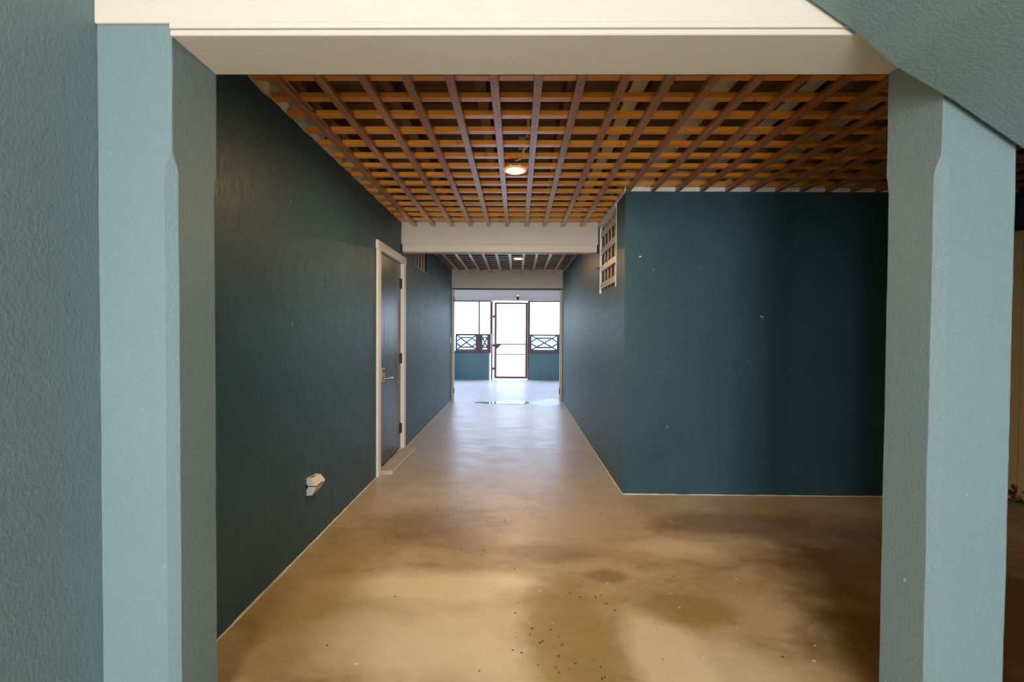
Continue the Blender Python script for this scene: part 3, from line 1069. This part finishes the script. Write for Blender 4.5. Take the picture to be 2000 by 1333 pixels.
def lattice(x0, x1, label):
    z0, z1 = 0.792, 1.262
    yc = YP + 0.030
    t = empty('lattice_panel', ((x0 + x1) / 2, YP, z0))
    tag(t, label, 'lattice panel', 'lattice railing panels of the porch')
    W, Hh, fw = x1 - x0, z1 - z0, 0.042
    for (a, b_, c_, d_) in ((x0, x1, z0, z0 + fw), (x0, x1, z1 - fw, z1), (x0, x0 + fw, z0 + fw, z1 - fw), (x1 - fw, x1, z0 + fw, z1 - fw)):
        box('frame_bar', a, b_, yc - 0.014, yc + 0.014, c_, d_, M_LATTICE, t)

    def slat(p, q, dy):
        (xa, za), (xb, zb) = [(x0 + u * W, z0 + v * Hh) for u, v in (p, q)]
        bm = bmesh.new()
        d = Vector((xb - xa, 0, zb - za))
        nrm = Vector((-d.z, 0, d.x)).normalized() * 0.017
        vs = []
        for y in (yc - 0.007 + dy, yc + 0.006 + dy):
            vs.append([bm.verts.new((px + s * nrm.x, y, pz + s * nrm.z)) for (px, pz), s in (((xa, za), 1), ((xb, zb), 1), ((xb, zb), -1), ((xa, za), -1))])
        bm.faces.new(vs[0])
        bm.faces.new(vs[1][::-1])
        for i in range(4):
            bm.faces.new((vs[0][i], vs[0][(i + 1) % 4], vs[1][(i + 1) % 4], vs[1][i]))
        obj('slat', bm, M_LATTICE, t)

    e = 0.06
    slat((e, 0.08), (1 - e, 0.92), -0.006)
    slat((e, 0.92), (1 - e, 0.08), 0.007)
    for v in (0.22, 0.78):
        slat((0.26, v), (0.74, v), 0.0)
    for u, s in ((0.26, -1), (0.74, 1)):
        edge = 0.05 if s < 0 else 0.95
        slat((u, 0.78), (edge, 0.55), -0.003)
        slat((u, 0.22), (edge, 0.45), -0.003)
    return t


lattice(-1.715, -1.112, 'wide teal lattice panel beside the narrow one, light showing through')
lattice(-1.013, -0.792, 'narrow teal lattice panel between two maroon posts by the screen door')
lattice(0.352, 1.148, 'wide teal lattice panel standing alone on its side of the screen door')

d2 = empty('door_2', (-0.19, YP, 0))
struct(d2, 'maroon framed screen door to the bright yard', 'door')
DX0, DX1 = -0.632, 0.290
mbox('stile', DX0, DX0 + 0.056, 0.03, 2.145, d2, y0=YP + 0.015, y1=YP + 0.05)
mbox('stile', DX1 - 0.062, DX1, 0.03, 2.145, d2, y0=YP + 0.015, y1=YP + 0.05)
mbox('rail', DX0 + 0.057, DX1 - 0.063, 2.100, 2.145, d2, y0=YP + 0.015, y1=YP + 0.05)
mbox('rail', DX0 + 0.057, DX1 - 0.063, 0.03, 0.085, d2, y0=YP + 0.015, y1=YP + 0.05)
mbox('rail', DX0 + 0.057, DX1 - 0.063, 0.975, 1.000, d2, M_LATTICE, y0=YP + 0.02, y1=YP + 0.045)
mbox('rail', DX0 + 0.057, DX1 - 0.063, 0.688, 0.706, d2, M_LATTICE, y0=YP + 0.02, y1=YP + 0.045)
bm = bmesh.new()
add_prism(bm, [(DX0 + 0.057, 0.974), (DX0 + 0.057, 0.850), (DX0 + 0.19, 0.974)], 'Y', YP + 0.025, YP + 0.04)
obj('gusset', bm, M_MAROON, d2)
for z in (1.75, 0.95, 0.30):
    box('hinge', DX0 - 0.052, DX0 - 0.0005, YP + 0.005, YP + 0.0145, z - 0.03, z + 0.03, M_DARKMETAL, d2)

# small lamp on the porch beam
pl_ = empty('porch_lamp', (0.01, YP - 0.07, 2.26))
tag(pl_, 'small lamp with white arms on the beam over the screen door', 'lamp')
bm = bmesh.new()
add_tube(bm, [(-0.25, YP - 0.095, 2.252), (0.15, YP - 0.095, 2.258)], 0.016, 10)
obj('arm', bm, M_WHITEPL, pl_, True)
bm = bmesh.new()
add_box(bm, -0.03, 0.05, YP - 0.105, YP - 0.066, 2.235, 2.275, bev=0.004)
obj('mounting_plate', bm, M_WHITEPL, pl_)
bm = bmesh.new()
add_lathe(bm, [(0.022, 2.205), (0.030, 2.215), (0.030, 2.290), (0.022, 2.300)], 16, (0.01, YP - 0.14, 0))
obj('lamp_holder', bm, M_BLACK, pl_, True)
bm = bmesh.new()
add_lathe(bm, [(0.012, 2.3002), (0.020, 2.312), (0.020, 2.325), (0.010, 2.335)], 16, (0.01, YP - 0.14, 0))
obj('bulb', bm, emis('amber_bulb', (1.0, 0.55, 0.15), 1.6), pl_, True)

# ------------------------------------------------------------------ door_3: rusted cream metal door in the side wall
d3 = empty('door_3', (XE, 3.1, 0))
struct(d3, 'cream metal door with rusty edges beside the free pillar', 'door')
box('door_leaf', XE - 0.045, XE - 0.002, 2.72, 3.669, 0.012, 2.12, M_RUST, d3, 0.004)
box('edge_channel', XE - 0.052, XE - 0.0455, 3.575, 3.640, 0.012, 2.12, M_RUST, d3, 0.002)
box('edge_channel', XE - 0.052, XE - 0.0455, 2.72, 3.574, 2.06, 2.12, M_RUST, d3, 0.002)
bm = bmesh.new()
add_lathe(bm, [(0.008, 0.95), (0.008, 1.07)], 10, (XE - 0.055, 3.652, 0))
obj('hinge', bm, M_RUST, d3)

# ------------------------------------------------------------------ puddle
pu = empty('water_puddle', (0.2, 8.5, 0))
tag(pu, 'shallow puddle of water on the floor before the porch doorway', 'puddle')


def blob(outline, zt, mat, nm, wob, seed):
    bm = bmesh.new()
    dense = []
    n_ = len(outline)
    for i in range(n_):
        p0, p1, p2, p3 = [Vector(outline[(i + k) % n_]) for k in (-1, 0, 1, 2)]
        for s in range(7):
            t = s / 7
            q = 0.5 * ((2 * p1) + (-p0 + p2) * t + (2 * p0 - 5 * p1 + 4 * p2 - p3) * t * t + (-p0 + 3 * p1 - 3 * p2 + p3) * t ** 3)
            dense.append(Vector((q.x + wob * noise.noise((q.x * 14, q.y * 14, seed)), q.y + wob * noise.noise((q.x * 11, q.y * 11, seed + 5)))))
    c_ = sum(dense, Vector((0, 0))) / len(dense)
    base = [bm.verts.new((p.x, p.y, 0.0006)) for p in dense]
    topv = [bm.verts.new((p.x + (c_.x - p.x) * 0.02, p.y + (c_.y - p.y) * 0.02, zt)) for p in dense]
    m_ = len(dense)
    for i in range(m_):
        bm.faces.new((base[i], base[(i + 1) % m_], topv[(i + 1) % m_], topv[i]))
    bm.faces.new(topv)
    bm.faces.new(base[::-1])
    bmesh.ops.triangulate(bm, faces=[f for f in bm.faces if len(f.verts) > 4])
    return obj(nm, bm, mat, pu)


blob([(-0.83, 8.47), (-0.60, 8.53), (-0.36, 8.52), (-0.10, 8.62), (0.12, 8.60), (0.26, 8.56), (0.24, 8.40), (0.08, 8.27), (-0.15, 8.25), (-0.38, 8.30), (-0.58, 8.33)], 0.0030, M_WATER, 'still_water', 0.05, 1.0)
blob([(0.262, 8.56), (0.42, 8.74), (0.55, 8.92), (0.68, 9.02), (0.80, 8.95), (0.83, 8.62), (0.80, 8.30), (0.62, 8.10), (0.42, 8.16), (0.262, 8.38)], 0.0025, M_FILM, 'ruffled_water', 0.06, 2.0)

# ------------------------------------------------------------------ small debris on the slab
bm = bmesh.new()
spots = [(0.05, 1.92), (0.07, 1.97), (0.14, 1.90), (0.36, 2.2), (0.38, 2.19), (0.16, 1.75), (0.33, 1.70), (0.42, 1.60)]
for i in range(90):
    if random.random() < 0.45:
        cx, cy = random.choice(spots)
        x, y = cx + random.gauss(0, 0.05), cy + random.gauss(0, 0.06)
    else:
        x, y = random.uniform(-1.1, 2.2), random.uniform(1.5, 3.6)
    r = random.uniform(0.0012, 0.0038)
    a = random.uniform(0, math.pi)
    pts = [(x + r * random.uniform(0.6, 1.4) * math.cos(a + q * 1.26) * 1.5, y + r * random.uniform(0.6, 1.4) * math.sin(a + q * 1.26)) for q in range(5)]
    add_prism(bm, pts, 'Z', 0.0, random.uniform(0.001, 0.003))
o = obj('floor_debris', bm, plain('dry_dark_crumbs', (0.06, 0.045, 0.03), 0.9))
tag(o, 'dark crumbs and grit scattered on the hall floor', 'debris', None, 'stuff')
bm = bmesh.new()
for i in range(36):
    x, y = random.uniform(-0.9, 2.2), random.uniform(1.5, 3.5)
    r = random.uniform(0.003, 0.008)
    a = random.uniform(0, math.pi)
    pts = [(x + r * math.cos(a + q * 1.57) * random.uniform(0.5, 1.8), y + r * math.sin(a + q * 1.57) * random.uniform(0.4, 1)) for q in range(4)]
    add_prism(bm, pts, 'Z', 0.0, 0.0015)
o = obj('paint_crumbs', bm, plain('pale_paint_flakes', (0.62, 0.58, 0.5), 0.8))
tag(o, 'pale paint flakes scattered on the hall floor', 'debris', None, 'stuff')
